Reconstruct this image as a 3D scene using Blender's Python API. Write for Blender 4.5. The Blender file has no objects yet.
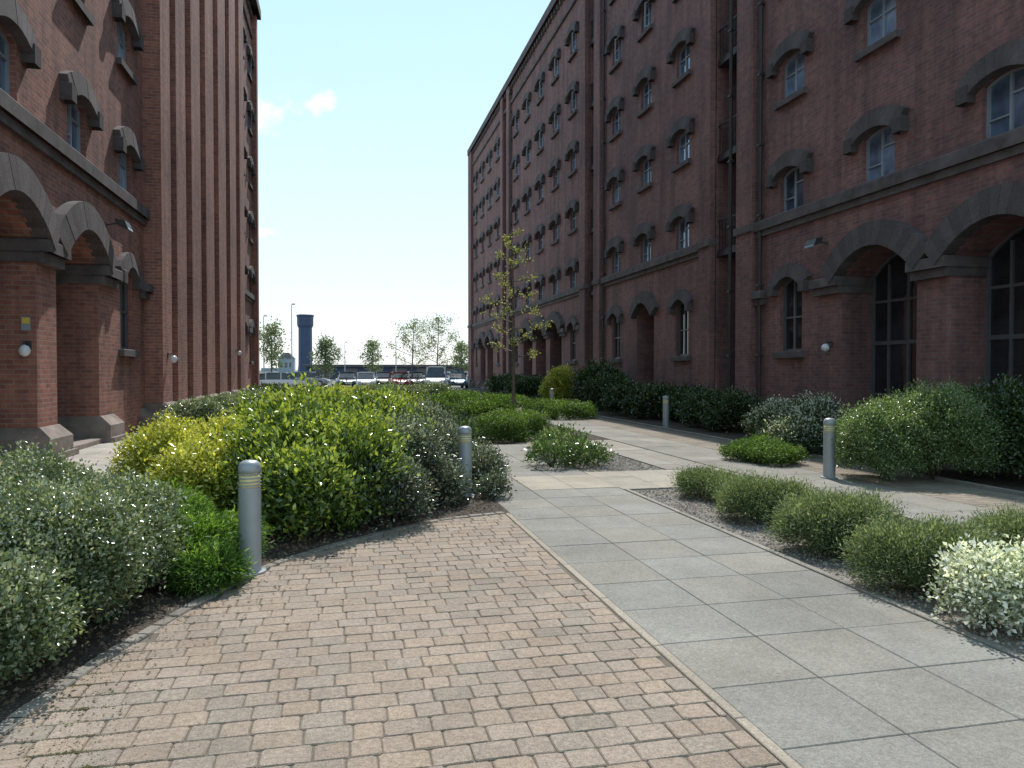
import bpy, math, random
import numpy as np
from mathutils import Vector
PI=math.pi; R=math.radians
random.seed(7); rng=np.random.default_rng(7)
C=bpy.context.scene.collection
F=740.0; TH=R(12.7); CT,ST_S=math.cos(TH),math.sin(TH)
def P(px,d):
    cx=(px-512)/F*d
    return (cx*CT+d*ST_S, -cx*ST_S+d*CT)
# ------------------------------------------------------------ materials
def newmat(name):
    m=bpy.data.materials.new(name); m.use_nodes=True
    nt=m.node_tree; b=nt.nodes['Principled BSDF']; return m,nt,b
def N(nt,t,**kw):
    n=nt.nodes.new(t)
    for k,v in kw.items():
        if hasattr(n,k): setattr(n,k,v)
        else: n.inputs[k].default_value=v
    return n
def ramp(nt,src,stops):
    r=nt.nodes.new('ShaderNodeValToRGB'); e=r.color_ramp.elements
    e[0].position=stops[0][0]; e[0].color=(*stops[0][1],1)
    e[1].position=stops[-1][0]; e[1].color=(*stops[-1][1],1)
    for p,c in stops[1:-1]:
        x=e.new(p); x.color=(*c,1)
    nt.links.new(src,r.inputs[0]); return r.outputs[0]
def mixc(nt,fac,a,b,mode='MIX'):
    m=nt.nodes.new('ShaderNodeMix'); m.data_type='RGBA'; m.blend_type=mode
    for s,v in ((0,fac),(6,a),(7,b)):
        if isinstance(v,(int,float)): m.inputs[s].default_value=v
        elif isinstance(v,tuple): m.inputs[s].default_value=(*v,1) if len(v)==3 else v
        else: nt.links.new(v,m.inputs[s])
    return m.outputs[2]
def bump(nt,b,h,strength=.4,dist=.01):
    n=N(nt,'ShaderNodeBump'); n.inputs['Strength'].default_value=strength; n.inputs['Distance'].default_value=dist
    nt.links.new(h,n.inputs['Height']); nt.links.new(n.outputs[0],b.inputs['Normal'])
def objco(nt):
    return nt.nodes.new('ShaderNodeTexCoord').outputs['Object']
def noise(nt,co,scale,detail=5,rough=.6):
    n=N(nt,'ShaderNodeTexNoise'); n.inputs['Scale'].default_value=scale; n.inputs['Detail'].default_value=detail; n.inputs['Roughness'].default_value=rough
    nt.links.new(co,n.inputs['Vector']); return n.outputs['Fac']
def plain(name,col,rough=.6,metal=0,var=.25,scale=6,bmp=.15,spec=.5):
    m,nt,b=newmat(name); co=objco(nt)
    n=noise(nt,co,scale)
    c=ramp(nt,n,[(.3,tuple(x*(1-var) for x in col)),(.7,tuple(min(1,x*(1+var)) for x in col))])
    nt.links.new(c,b.inputs['Base Color']); b.inputs['Roughness'].default_value=rough; b.inputs['Metallic'].default_value=metal
    b.inputs['Specular IOR Level'].default_value=spec
    if bmp: bump(nt,b,noise(nt,co,scale*12),bmp,.004)
    return m
def brickmat(name,c1,c2,mortar):
    m,nt,b=newmat(name); co=objco(nt); g=nt.nodes.new('ShaderNodeNewGeometry')
    sp=nt.nodes.new('ShaderNodeSeparateXYZ'); nt.links.new(co,sp.inputs[0])
    sn=nt.nodes.new('ShaderNodeSeparateXYZ'); nt.links.new(g.outputs['True Normal'],sn.inputs[0])
    ab=N(nt,'ShaderNodeMath',operation='ABSOLUTE'); nt.links.new(sn.outputs[0],ab.inputs[0])
    gt=N(nt,'ShaderNodeMath',operation='GREATER_THAN'); gt.inputs[1].default_value=.5; nt.links.new(ab.outputs[0],gt.inputs[0])
    mx=nt.nodes.new('ShaderNodeMix'); nt.links.new(gt.outputs[0],mx.inputs[0]); nt.links.new(sp.outputs[0],mx.inputs[2]); nt.links.new(sp.outputs[1],mx.inputs[3])
    cb=nt.nodes.new('ShaderNodeCombineXYZ'); nt.links.new(mx.outputs[0],cb.inputs[0]); nt.links.new(sp.outputs[2],cb.inputs[1])
    br=nt.nodes.new('ShaderNodeTexBrick'); nt.links.new(cb.outputs[0],br.inputs['Vector'])
    br.inputs['Scale'].default_value=1; br.inputs['Brick Width'].default_value=.24; br.inputs['Row Height'].default_value=.085
    br.inputs['Mortar Size'].default_value=.010; br.inputs['Mortar Smooth'].default_value=.2; br.inputs['Bias'].default_value=-.1
    br.inputs['Color1'].default_value=(*c1,1); br.inputs['Color2'].default_value=(*c2,1); br.inputs['Mortar'].default_value=(*mortar,1)
    n1=noise(nt,co,7,3); n2=noise(nt,co,.35,6,.65)
    mp=nt.nodes.new('ShaderNodeMapping'); nt.links.new(co,mp.inputs[0]); mp.inputs['Scale'].default_value=(1.6,1.6,.12)
    n3=noise(nt,mp.outputs[0],1.5,5)
    c=mixc(nt,.4,br.outputs['Color'],ramp(nt,n1,[(.35,(.6,.58,.6)),(.65,(1.3,1.25,1.2))]),'MULTIPLY')
    c=mixc(nt,.7,c,ramp(nt,n2,[(.35,(.62,.63,.66)),(.62,(1.22,1.18,1.14))]),'MULTIPLY')
    c=mixc(nt,.7,c,ramp(nt,n3,[(.35,(.55,.55,.58)),(.58,(1.08,1.05,1.03))]),'MULTIPLY')
    nt.links.new(c,b.inputs['Base Color']); b.inputs['Roughness'].default_value=.88
    iv=N(nt,'ShaderNodeMath',operation='SUBTRACT'); iv.inputs[0].default_value=1; nt.links.new(br.outputs['Fac'],iv.inputs[1])
    ad=N(nt,'ShaderNodeMath',operation='ADD'); nt.links.new(iv.outputs[0],ad.inputs[0])
    ml=N(nt,'ShaderNodeMath',operation='MULTIPLY'); ml.inputs[1].default_value=.5; nt.links.new(noise(nt,co,45),ml.inputs[0]); nt.links.new(ml.outputs[0],ad.inputs[1])
    bump(nt,b,ad.outputs[0],.6,.008)
    return m
def attrmat(name,rough=.85,stain=1.3,fine=60,bmp=.35,spec=.3,st=.7):
    m,nt,b=newmat(name); co=objco(nt)
    a=N(nt,'ShaderNodeAttribute',attribute_name='col')
    c=mixc(nt,st,a.outputs['Color'],ramp(nt,noise(nt,co,stain,6,.7),[(.33,(.70,.68,.66)),(.68,(1.2,1.19,1.18))]),'MULTIPLY')
    c=mixc(nt,.6,c,ramp(nt,noise(nt,co,fine,4),[(.35,(.72,.72,.72)),(.65,(1.25,1.25,1.25))]),'MULTIPLY')
    c=mixc(nt,.6,c,ramp(nt,noise(nt,co,fine*4,2),[(.4,(.7,.7,.7)),(.62,(1.25,1.25,1.25))]),'MULTIPLY')
    nt.links.new(c,b.inputs['Base Color']); b.inputs['Roughness'].default_value=rough; b.inputs['Specular IOR Level'].default_value=spec
    bump(nt,b,noise(nt,co,fine*2,4),bmp,.005)
    return m
def leafmat(name,rough=.4,trans=.3,spec=.5):
    m,nt,b=newmat(name); a=N(nt,'ShaderNodeAttribute',attribute_name='col')
    nt.links.new(a.outputs['Color'],b.inputs['Base Color']); b.inputs['Roughness'].default_value=rough; b.inputs['Specular IOR Level'].default_value=spec
    tr=nt.nodes.new('ShaderNodeBsdfTranslucent'); nt.links.new(mixc(nt,1.0,a.outputs['Color'],(1.65,1.7,.95),'MULTIPLY'),tr.inputs[0])
    ms=nt.nodes.new('ShaderNodeMixShader'); ms.inputs[0].default_value=trans
    nt.links.new(b.outputs[0],ms.inputs[1]); nt.links.new(tr.outputs[0],ms.inputs[2])
    nt.links.new(ms.outputs[0],nt.nodes['Material Output'].inputs[0]); return m
def groundmat(name,cols,s1,s2,bmp=.5,dist=.02,rough=.95):
    m,nt,b=newmat(name); co=objco(nt)
    c=ramp(nt,noise(nt,co,s1,6,.7),[(.3,cols[0]),(.5,cols[1]),(.7,cols[2])])
    v=nt.nodes.new('ShaderNodeTexVoronoi'); v.inputs['Scale'].default_value=s2; nt.links.new(co,v.inputs['Vector'])
    c=mixc(nt,.7,c,ramp(nt,v.outputs['Distance'],[(.0,(1.4,1.4,1.4)),(.55,(.55,.55,.55))]),'MULTIPLY')
    nt.links.new(c,b.inputs['Base Color']); b.inputs['Roughness'].default_value=rough
    bump(nt,b,v.outputs['Distance'],bmp,dist)
    return m
M={}
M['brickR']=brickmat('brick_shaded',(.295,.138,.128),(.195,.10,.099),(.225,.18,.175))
M['brickL']=brickmat('brick_warm',(.38,.155,.115),(.23,.097,.08),(.30,.225,.19))
M['stone']=plain('weathered_stone',(.12,.10,.10),.9,0,.4,2.5,.5)
M['vous']=attrmat('voussoir_stone',.9,2.2,25,.5)
M['plinth']=plain('plinth_stone',(.24,.195,.17),.9,0,.4,2.2,.6)
M['white']=plain('pale_painted_frame',(.28,.31,.36),.45,0,.06,4,0)
M['frameg']=plain('grey_painted_frame',(.12,.12,.13),.5,0,.1,4,0)
M['pipe']=plain('black_cast_iron',(.045,.04,.042),.55,0,.2,6,.1)
M['roof']=plain('slate_roof',(.10,.10,.11),.8,0,.25,2,.2)
M['globe']=plain('opal_globe',(.75,.76,.78),.3,0,.03,4,0)
M['metal']=plain('powder_grey_metal',(.33,.36,.38),.42,.2,.07,10,.05)
M['metald']=plain('dark_metal',(.07,.07,.075),.5,.3,.1,8,.05)
M['lens']=plain('amber_bollard_lens',(.80,.70,.34),.3,0,.1,10,0)
M['bark']=plain('grey_brown_bark',(.16,.13,.10),.9,0,.35,14,.5)
M['twig']=plain('dark_twigs',(.07,.052,.038),.9,0,.3,20,.2)
M['paver']=attrmat('tumbled_paver',.85,.7,38,.45,.3,.6)
M['slab']=attrmat('concrete_slab',.85,.8,55,.3,.35,.8)
M['leaf']=leafmat('leaf_soft',.5,.34,.35)
M['leafg']=leafmat('leaf_glossy',.22,.28,.8)
M['soil']=groundmat('bark_soil',((.05,.038,.028),(.09,.068,.05),(.15,.115,.085)),5,55,.8,.02)
M['joint']=groundmat('joint_sand',((.15,.125,.10),(.20,.165,.13),(.14,.13,.09)),3,120,.5,.005)
M['asphalt']=groundmat('asphalt',((.16,.16,.155),(.20,.198,.19),(.25,.24,.23)),.35,90,.3,.005)
M['gravel']=groundmat('grey_gravel',((.20,.17,.14),(.27,.24,.21),(.35,.32,.29)),4,45,.9,.015)
M['pebble']=attrmat('pebbles',.8,3,40,.2)
M['tower']=plain('dark_blue_tower',(.035,.058,.12),.6,0,.15,.3,0)
M['pale']=plain('grey_blue_cladding',(.26,.32,.38),.6,0,.1,.3,0)
M['yellow']=plain('yellow_sign',(.75,.55,.08),.5,0,.05,4,0)
M['tyre']=plain('tyre_rubber',(.02,.02,.02),.85,0,.1,10,0)
M['rim']=plain('alloy_rim',(.45,.46,.48),.3,.8,.05,10,0)
M['lamp']=plain('headlamp_glass',(.75,.78,.8),.12,.2,.03,8,0)
M['red']=plain('tail_lamp_red',(.45,.02,.02),.2,0,.05,8,0)
M['plate']=plain('number_plate_white',(.75,.75,.7),.4,0,.02,8,0)
def glass(name,base,metal,rough=.04,rand=False):
    m,nt,b=newmat(name); co=objco(nt)
    b.inputs['Metallic'].default_value=metal; b.inputs['Roughness'].default_value=rough
    c=ramp(nt,noise(nt,co,1.6,2),[(.3,tuple(x*.3 for x in base)),(.65,base)])
    if rand:
        oi=nt.nodes.new('ShaderNodeObjectInfo'); c=mixc(nt,1.0,c,ramp(nt,oi.outputs['Random'],[(.0,(.25,.27,.3)),(.5,(.7,.72,.76)),(.8,(1.2,1.2,1.2)),(1,(1.7,1.6,1.5))]),'MULTIPLY')
    nt.links.new(c,b.inputs['Base Color'])
    b.inputs['Specular IOR Level'].default_value=1.0
    bump(nt,b,noise(nt,co,1.4,1),.12,.05); return m
M['glass']=glass('window_glass',(.32,.48,.72),.2,.06,True)
M['glassd']=glass('dark_door_glass',(.03,.035,.045),.1)
M['carglass']=glass('car_glass',(.03,.035,.04),.2)
def paint(name,col):
    m=plain(name,col,.3,.1,.04,1,0); b=m.node_tree.nodes['Principled BSDF']; b.inputs['Coat Weight'].default_value=.8; b.inputs['Coat Roughness'].default_value=.05; return m
# ------------------------------------------------------------ mesh builder
class MB:
    def __init__(s): s.v=[]; s.f=[]; s.c=[]; s.col=(1,1,1)
    def add(s,vs,fs):
        o=len(s.v); s.v+= [tuple(p) for p in vs]; s.c+=[s.col]*len(vs); s.f+=[tuple(i+o for i in f) for f in fs]; return s
    def quad(s,*p): return s.add(p,[tuple(range(len(p)))])
    def box(s,x0,x1,y0,y1,z0,z1):
        return s.add([(x,y,z) for z in (z0,z1) for x,y in ((x0,y0),(x1,y0),(x1,y1),(x0,y1))],
          [(3,2,1,0),(4,5,6,7),(0,1,5,4),(1,2,6,5),(2,3,7,6),(3,0,4,7)])
    def cbox(s,x0,x1,y0,y1,z0,z1,ch):
        b=[(x0,y0,z0),(x1,y0,z0),(x1,y1,z0),(x0,y1,z0)]; m=[(x,y,z1-ch) for x,y,_ in b]
        t=[(x0+ch,y0+ch,z1),(x1-ch,y0+ch,z1),(x1-ch,y1-ch,z1),(x0+ch,y1-ch,z1)]
        fs=[(8,9,10,11)]
        for i in range(4):
            j=(i+1)%4; fs+=[(i,j,4+j,4+i),(4+i,4+j,8+j,8+i)]
        return s.add(b+m+t,fs)
    def tube(s,pts,rad,n=8,cap=True):
        pts=[Vector(p) for p in pts]; vs=[]; fs=[]
        for i,p in enumerate(pts):
            t=(pts[min(i+1,len(pts)-1)]-pts[max(i-1,0)]).normalized()
            a=Vector((0,0,1)) if abs(t.z)<.9 else Vector((1,0,0))
            u=t.cross(a).normalized(); w=t.cross(u).normalized(); r=rad[i] if isinstance(rad,(list,tuple)) else rad
            for k in range(n):
                q=2*PI*k/n; vs.append(p+u*math.cos(q)*r+w*math.sin(q)*r)
        for i in range(len(pts)-1):
            for k in range(n):
                j=(k+1)%n; fs.append((i*n+k,i*n+j,(i+1)*n+j,(i+1)*n+k))
        if cap: fs.append(tuple(range(n))[::-1]); fs.append(tuple(range((len(pts)-1)*n,len(pts)*n)))
        return s.add(vs,fs)
    def lathe(s,prof,n=20,c=(0,0,0)):
        vs=[]; fs=[]
        for r,z in prof:
            for k in range(n):
                q=2*PI*k/n; vs.append((c[0]+r*math.cos(q),c[1]+r*math.sin(q),c[2]+z))
        for i in range(len(prof)-1):
            for k in range(n):
                j=(k+1)%n; fs.append((i*n+k,i*n+j,(i+1)*n+j,(i+1)*n+k))
        fs.append(tuple(range(n))[::-1]); fs.append(tuple(range((len(prof)-1)*n,len(prof)*n)))
        return s.add(vs,fs)
    def loft(s,rings):
        n=len(rings[0]); vs=[p for r in rings for p in r]; fs=[]
        for i in range(len(rings)-1):
            for k in range(n):
                j=(k+1)%n; fs.append((i*n+k,i*n+j,(i+1)*n+j,(i+1)*n+k))
        fs.append(tuple(range(n))[::-1]); fs.append(tuple(range((len(rings)-1)*n,len(rings)*n)))
        return s.add(vs,fs)
    def mesh(s,name,mat,smooth=False,colattr=False):
        me=bpy.data.meshes.new(name); me.from_pydata(s.v,[],s.f); me.materials.append(mat)
        if smooth:
            me.polygons.foreach_set('use_smooth',[True]*len(me.polygons))
        if colattr:
            a=me.color_attributes.new('col','FLOAT_COLOR','POINT')
            a.data.foreach_set('color',[x for c in s.c for x in (*c,1)])
        me.update(); return me
    def build(s,name,mat,parent=None,loc=(0,0,0),smooth=False,colattr=False):
        return link(name,s.mesh(name,mat,smooth,colattr),parent,loc)
def link(name,me,parent=None,loc=(0,0,0),rz=0):
    o=bpy.data.objects.new(name,me); C.objects.link(o); o.location=loc; o.rotation_euler.z=rz
    if parent: o.parent=parent
    return o
def empty(name,loc,label,cat,group=None,rz=0):
    o=bpy.data.objects.new(name,None); C.objects.link(o); o.location=loc; o.rotation_euler.z=rz; o.empty_display_size=.2
    return tag(o,label,cat,group)
def tag(o,label,cat,group=None,kind=None):
    o['label']=label; o['category']=cat
    if group: o['group']=group
    if kind: o['kind']=kind
    return o
def struct(o,label,cat):
    o['label']=label; o['category']=cat; o['kind']='structure'; return o
# ------------------------------------------------------------ ground
def sheet(name,poly,z,mat,label,cat,kind='structure'):
    mb=MB(); mb.quad(*[(x,y,z) for x,y in poly]); o=mb.build(name,mat); tag(o,label,cat,kind=kind); return o
sheet('ground',[(-3000,-300),(3000,-300),(3000,6000),(-3000,6000)],-.02,M['asphalt'],'grey tarmac ground reaching out to the horizon','ground')
CURVE=[(-1.9,-1.5),(-1.78,1.0),(-1.62,2.6),(-1.45,3.61),(-1.25,4.45),(-.71,5.94),(-.25,6.6),(.227,7.08),(.96,7.67),(1.70,7.9)]
def curve_pts(n):
    pts=[Vector(p) for p in CURVE]; out=[]
    L=[0]
    for a,b in zip(pts,pts[1:]): L.append(L[-1]+(b-a).length)
    for i in range(n+1):
        s=L[-1]*i/n; k=max(j for j in range(len(L)) if L[j]<=s+1e-9); k=min(k,len(pts)-2)
        t=(s-L[k])/(L[k+1]-L[k]); p0=pts[max(k-1,0)];p1=pts[k];p2=pts[k+1];p3=pts[min(k+2,len(pts)-1)]
        out.append(.5*((2*p1)+(p2-p0)*t+(2*p0-5*p1+4*p2-p3)*t*t+(3*p1-p0-3*p2+p3)*t**3))
    return out
CP=curve_pts(80)
def inside(x,y):
    if x>1.7 or y>7.9: return False
    for a,b in zip(CP,CP[1:]):
        if a.y<=y<=b.y:
            t=(y-a.y)/max(1e-6,b.y-a.y); return x>a.x+(b.x-a.x)*t
    return x>CP[0].x
sheet('ground_paving_bed',[(p.x,p.y) for p in CP]+[(1.76,7.9),(1.76,-1.5)],.022,M['joint'],'sandy joints showing between the paving blocks','ground')
mb=MB(); y=-1.5
while y<7.95:
    h=.142; x=-2.1+random.uniform(0,.15)
    while x<1.7:
        w=random.choice([.13,.15,.17,.19,.21]); x1=min(x+w,1.695)
        if x1-x>.04 and inside((x+x1)/2,y+h/2):
            v=random.uniform(.92,1.09)
            base=[(.352,.278,.218),(.342,.276,.222),(.365,.282,.215),(.318,.264,.216)][random.choices([0,1,2,3],[5,5,2,2])[0]]
            mb.col=tuple(c*v*.88 for c in base)
            g=.0025; ch=.0065; zt=.030+random.uniform(-.002,.002)
            j=lambda: random.uniform(-.003,.003)
            X0,X1,Y0,Y1=x+g,x1-g,y+g,y+h-g
            ps=[(X0+j(),Y0+j()),(X1+j(),Y0+j()),(X1+j(),Y1+j()),(X0+j(),Y1+j())]
            o8=[];i8=[]; cc=(sum((Vector(q) for q in ps),Vector((0,0))))/4
            for k in range(4):
                a=Vector(ps[k]); pr=Vector(ps[k-1]); nx=Vector(ps[(k+1)%4])
                c1=random.uniform(.004,.014)
                for q in (a+(pr-a).normalized()*c1,a+(nx-a).normalized()*c1):
                    o8.append(q); i8.append(q+(cc-q).normalized()*ch)
            tx=random.uniform(-.012,.012); ty=random.uniform(-.012,.012)
            vs=[(q.x,q.y,0) for q in o8]+[(q.x,q.y,zt-.005) for q in o8]+[(q.x,q.y,zt+(q.x-cc.x)*tx+(q.y-cc.y)*ty) for q in i8]
            fs=[tuple(range(16,24))]
            for k in range(8):
                m_=(k+1)%8; fs+=[(k,m_,8+m_,8+k),(8+k,8+m_,16+m_,16+k)]
            mb.add(vs,fs)
        x+=w
    y+=h
struct(mb.build('paving',M['paver'],colattr=True),'tumbled beige brown block paving in the foreground','paving')
mb=MB(); n=70; K=curve_pts(n)
for i in range(n):
    a,b=K[i],K[i+1]; t=(b-a).normalized(); nn=Vector((-t.y,t.x)); v=random.uniform(.8,1.15); mb.col=(.25*v,.225*v,.195*v)
    a2=a+t*.006; b2=b-t*.006; z=.040+random.uniform(-.003,.004)
    q=[a2-nn*.02,b2-nn*.02,b2+nn*.06,a2+nn*.06]
    cc=(q[0]+q[1]+q[2]+q[3])/4
    vs=[(p.x,p.y,-.01) for p in q]+[(p.x,p.y,z-.01) for p in q]+[(p.x+(cc-p).x*.12,p.y+(cc-p).y*.12,z) for p in q]
    fs=[(8,9,10,11)]
    for k in range(4):
        m_=(k+1)%4; fs+=[(k,m_,4+m_,4+k),(4+k,4+m_,8+m_,8+k)]
    mb.add(vs,fs)
struct(mb.build('kerb',M['paver'],colattr=True),'curved edging of small grey setts along the left planting bed','kerb')
def strip_kerb(x0,x1,y0,y1,z,label,step=.9,col=(.33,.31,.28)):
    mb=MB(); s=y0
    while s<y1-.01:
        e=min(s+step,y1); v=random.uniform(.88,1.1); mb.col=tuple(c*v for c in col)
        mb.cbox(x0,x1,s+.003,e-.003,-.01,z+random.uniform(-.001,.001),.005); s=e
    struct(mb.build('kerb',M['slab'],colattr=True),label,'kerb')
strip_kerb(1.703,1.757,-1.5,7.9,.034,'thin pale edging strip between block paving and slab path',col=(.36,.31,.25))
def slabs(name,x0,nx,sx,y0,ny,sy,z,col,label,var=.1,mat='slab'):
    mb=MB()
    for j in range(ny):
        for i in range(nx):
            X,Y=x0+i*sx,y0+j*sy
            v=random.uniform(1-var,1+var); w=random.uniform(-.02,.02); mb.col=(col[0]*(v+w),col[1]*v,col[2]*(v-w))
            dz=random.uniform(-.0015,.0015); mb.cbox(X+.003,X+sx-.003,Y+.003,Y+sy-.003,-.01,z+dz,.004)
    return struct(mb.build(name,M[mat],colattr=True),label,'path')
sheet('ground_joint',[(1.757,-1.5),(3.57,-1.5),(3.57,15.6),(1.757,15.6)],.012,M['joint'],'sandy joints between the grey slabs','ground')
slabs('path',1.757,3,.602,-1.5,28,.602,.03,(.252,.240,.214),'grey concrete slab path three slabs wide running up the courtyard',.07)
strip_kerb(3.566,3.62,-1.5,9.1,.042,'pale concrete edging between slab path and gravel bed',col=(.28,.26,.225))
slabs('crossing_path',3.566,4,.56,9.16,3,.55,.032,(.36,.325,.27),'cream slab crossing joining the two slab paths',.08)
slabs('crossing_path',3.566,4,.56,13.6,4,.55,.032,(.32,.29,.245),'second grey slab crossing beside the clipped hedge',.08)
slabs('crossing_path',4.95,2,.43,10.86,5,.54,.032,(.29,.265,.23),'grey slabs beside the small gravel bed of the open leafy plant',.08)
mb=MB()
for i in range(2):
    for j in range(2):
        v=random.uniform(.92,1.05); mb.col=(.38*v,.335*v,.27*v); mb.cbox(2.362+i*.602+.004,2.964+i*.602-.004,9.34+j*.602-.004,9.94+j*.602-.008,.0,.0345,.003)
struct(mb.build('path_inset',M['slab'],colattr=True),'cream slabs let into the grey path','path')
slabs('right_path',5.86,2,.62,-1.5,110,.6,.03,(.26,.245,.215),'grey slab path between right planting bed and brick strip')
slabs('brick_strip',7.105,5,.22,-1.5,580,.11,.032,(.265,.225,.18),'tan brick paving strip beside the right path',.12,mat='paver')
slabs('left_path',-5.18,3,.62,2,80,.6,.03,(.40,.37,.33),'pale slab path along the foot of the left building')
strip_kerb(5.80,5.857,-1.5,9.1,.045,'edging between gravel bed and right slab path')
strip_kerb(8.22,8.28,-1.5,46,.08,'low edging before the shrub bed under the right building')
strip_kerb(-3.30,-3.24,2,46,.07,'low edging between left path and shrub bed')
sheet('soil_bed',[(-3.24,-1.5)]+[(-1.9,-1.5)]+[(p.x,p.y) for p in CP]+[(1.757,7.9),(1.757,9.5),(2.25,11),(2.5,13.5),(2.6,15.4),(5.8,15.7),(5.8,46),(-3.24,46)],.034,M['soil'],'dark soil of the long left and central planting bed','soil')
sheet('gravel_bed',[(3.62,-1.5),(5.80,-1.5),(5.80,9.1),(3.62,9.1)],.02,M['gravel'],'grey gravel bed between the two slab paths','gravel')
sheet('far_gravel_bed',[(3.57,10.83),(4.93,10.83),(4.93,13.57),(3.57,13.57)],.02,M['gravel'],'small gravel bed beyond the cream crossing','gravel')
sheet('shrub_soil',[(8.28,-1.5),(11.7,-1.5),(11.7,60),(8.28,60)],.02,M['soil'],'soil at the foot of the right building','soil')
def scatter_pebbles(name,poly,n,smin,smax,cols,label,z=.022,fn=None):
    mb=MB(); (xa,xb,ya,yb)=poly
    for _ in range(n):
        x=random.uniform(xa,xb); y=random.uniform(ya,yb); s=random.uniform(smin,smax); v=random.uniform(.6,1.3); c=random.choice(cols)
        if fn and not fn(x,y): continue
        mb.col=tuple(k*v for k in c); a=random.uniform(0,6.28)
        vs=[(x+math.cos(a+k*PI/2.5)*s*random.uniform(.7,1.1),y+math.sin(a+k*PI/2.5)*s*random.uniform(.7,1.1),z) for k in range(5)]+[(x,y,z+s*.8)]
        mb.add(vs,[(0,1,5),(1,2,5),(2,3,5),(3,4,5),(4,0,5)])
    tag(mb.build(name,M['pebble'],colattr=True),label,'gravel',kind='stuff')
gc=[(.34,.32,.29),(.27,.23,.20),(.40,.37,.33),(.22,.16,.12)]
scatter_pebbles('gravel_stones',(3.64,5.78,2.2,9.08),9000,.008,.02,gc,'loose gravel stones of the bed beside the slab path')
scatter_pebbles('gravel_stones',(3.6,4.9,10.9,13.5),2400,.01,.022,gc,'loose gravel stones of the bed beyond the crossing')
def insoil(x,y):
    return (not inside(x,y)) and not inside(x+.09,y-.05) and x<1.7
scatter_pebbles('bark_chips',(-3.2,1.7,2.4,9.0),14000,.008,.024,[(.10,.07,.05),(.16,.11,.075),(.06,.045,.035),(.2,.16,.12)],'loose bark chips on the soil of the left bed',.034,insoil)
# ------------------------------------------------------------ foliage
def leafmesh(name,Pp,D,Nn,L,W,cols,mat,parent,fold=.25):
    n=len(Pp); D=D/np.linalg.norm(D,axis=1,keepdims=True)
    S=np.cross(D,Nn); S/= (np.linalg.norm(S,axis=1,keepdims=True)+1e-9); U=np.cross(S,D)
    L=L[:,None]; W=W[:,None]
    v=np.empty((n,4,3)); v[:,0]=Pp; v[:,2]=Pp+D*L; mid=Pp+D*L*.45+U*W*fold
    v[:,1]=mid-S*W*.5; v[:,3]=mid+S*W*.5
    me=bpy.data.meshes.new(name); me.vertices.add(n*4); me.vertices.foreach_set('co',v.reshape(-1).astype(np.float32))
    b=np.arange(n)[:,None]*4; idx=np.concatenate([b+0,b+1,b+2,b+0,b+2,b+3],axis=1).reshape(-1)
    me.loops.add(n*6); me.loops.foreach_set('vertex_index',idx.astype(np.int32))
    me.polygons.add(n*2); me.polygons.foreach_set('loop_start',(np.arange(n*2)*3).astype(np.int32))
    me.update(calc_edges=True)
    a=me.color_attributes.new('col','FLOAT_COLOR','POINT'); cc=np.ones((n,4,4),dtype=np.float32); cc[:,:,:3]=cols[:,None,:]
    a.data.foreach_set('color',cc.reshape(-1)); me.materials.append(mat)
    return link(name,me,parent)
ST={
 'greygreen':dict(L=.030,W=.017,lay=3.2,cs=.05,pc=26,c1=(.08,.115,.055),c2=(.165,.21,.105),tip=(.36,.39,.28),tp=.2,mat='leafg',sp=.5),
 'green':dict(L=.034,W=.018,lay=3.2,cs=.055,pc=24,c1=(.07,.12,.04),c2=(.15,.22,.08),tip=(.30,.37,.17),tp=.22,mat='leafg',sp=.6),
 'juniper':dict(L=.05,W=.011,lay=3.6,cs=.045,pc=34,c1=(.045,.105,.018),c2=(.10,.20,.032),tip=(.22,.34,.06),tp=.24,mat='leaf',sp=1.1,up=.0),
 'yellow':dict(L=.045,W=.026,lay=3.2,cs=.055,pc=16,c1=(.19,.25,.03),c2=(.42,.43,.06),tip=(.60,.57,.12),tp=.32,mat='leafg',sp=.5),
 'laurel':dict(L=.066,W=.032,lay=3.2,cs=.065,pc=13,c1=(.045,.085,.018),c2=(.125,.20,.04),tip=(.38,.44,.08),tp=.32,mat='leafg',sp=.6),
 'purple':dict(L=.044,W=.019,lay=3.0,cs=.07,pc=14,c1=(.05,.062,.045),c2=(.10,.125,.085),tip=(.30,.33,.27),tp=.22,mat='leafg',sp=.9),  # tip colour raised to paint whitish glints on the silvery leaves
 'rosemary':dict(L=.036,W=.009,lay=3.2,cs=.05,pc=24,c1=(.09,.125,.058),c2=(.17,.215,.105),tip=(.27,.31,.17),tp=.22,mat='leaf',sp=.9),
 'variegated':dict(L=.034,W=.02,lay=3.2,cs=.045,pc=18,c1=(.14,.18,.12),c2=(.36,.39,.30),tip=(.80,.80,.78),tp=.85,mat='leaf',sp=.6),
 'box':dict(L=.035,W=.022,lay=3.0,cs=.05,pc=20,c1=(.05,.10,.022),c2=(.105,.175,.038),tip=(.19,.28,.06),tp=.15,mat='leaf',sp=.5),
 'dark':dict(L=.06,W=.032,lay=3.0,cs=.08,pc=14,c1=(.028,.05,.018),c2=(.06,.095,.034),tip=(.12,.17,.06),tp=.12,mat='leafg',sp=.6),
 'flower':dict(L=.045,W=.024,lay=3.0,cs=.07,pc=14,c1=(.05,.08,.035),c2=(.10,.14,.065),tip=(.66,.66,.6),tp=.26,mat='leaf',sp=.6),
 'open':dict(L=.065,W=.03,lay=1.2,cs=.06,pc=9,c1=(.04,.085,.022),c2=(.10,.16,.045),tip=(.26,.32,.14),tp=.2,mat='leafg',sp=1.0),
}
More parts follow.
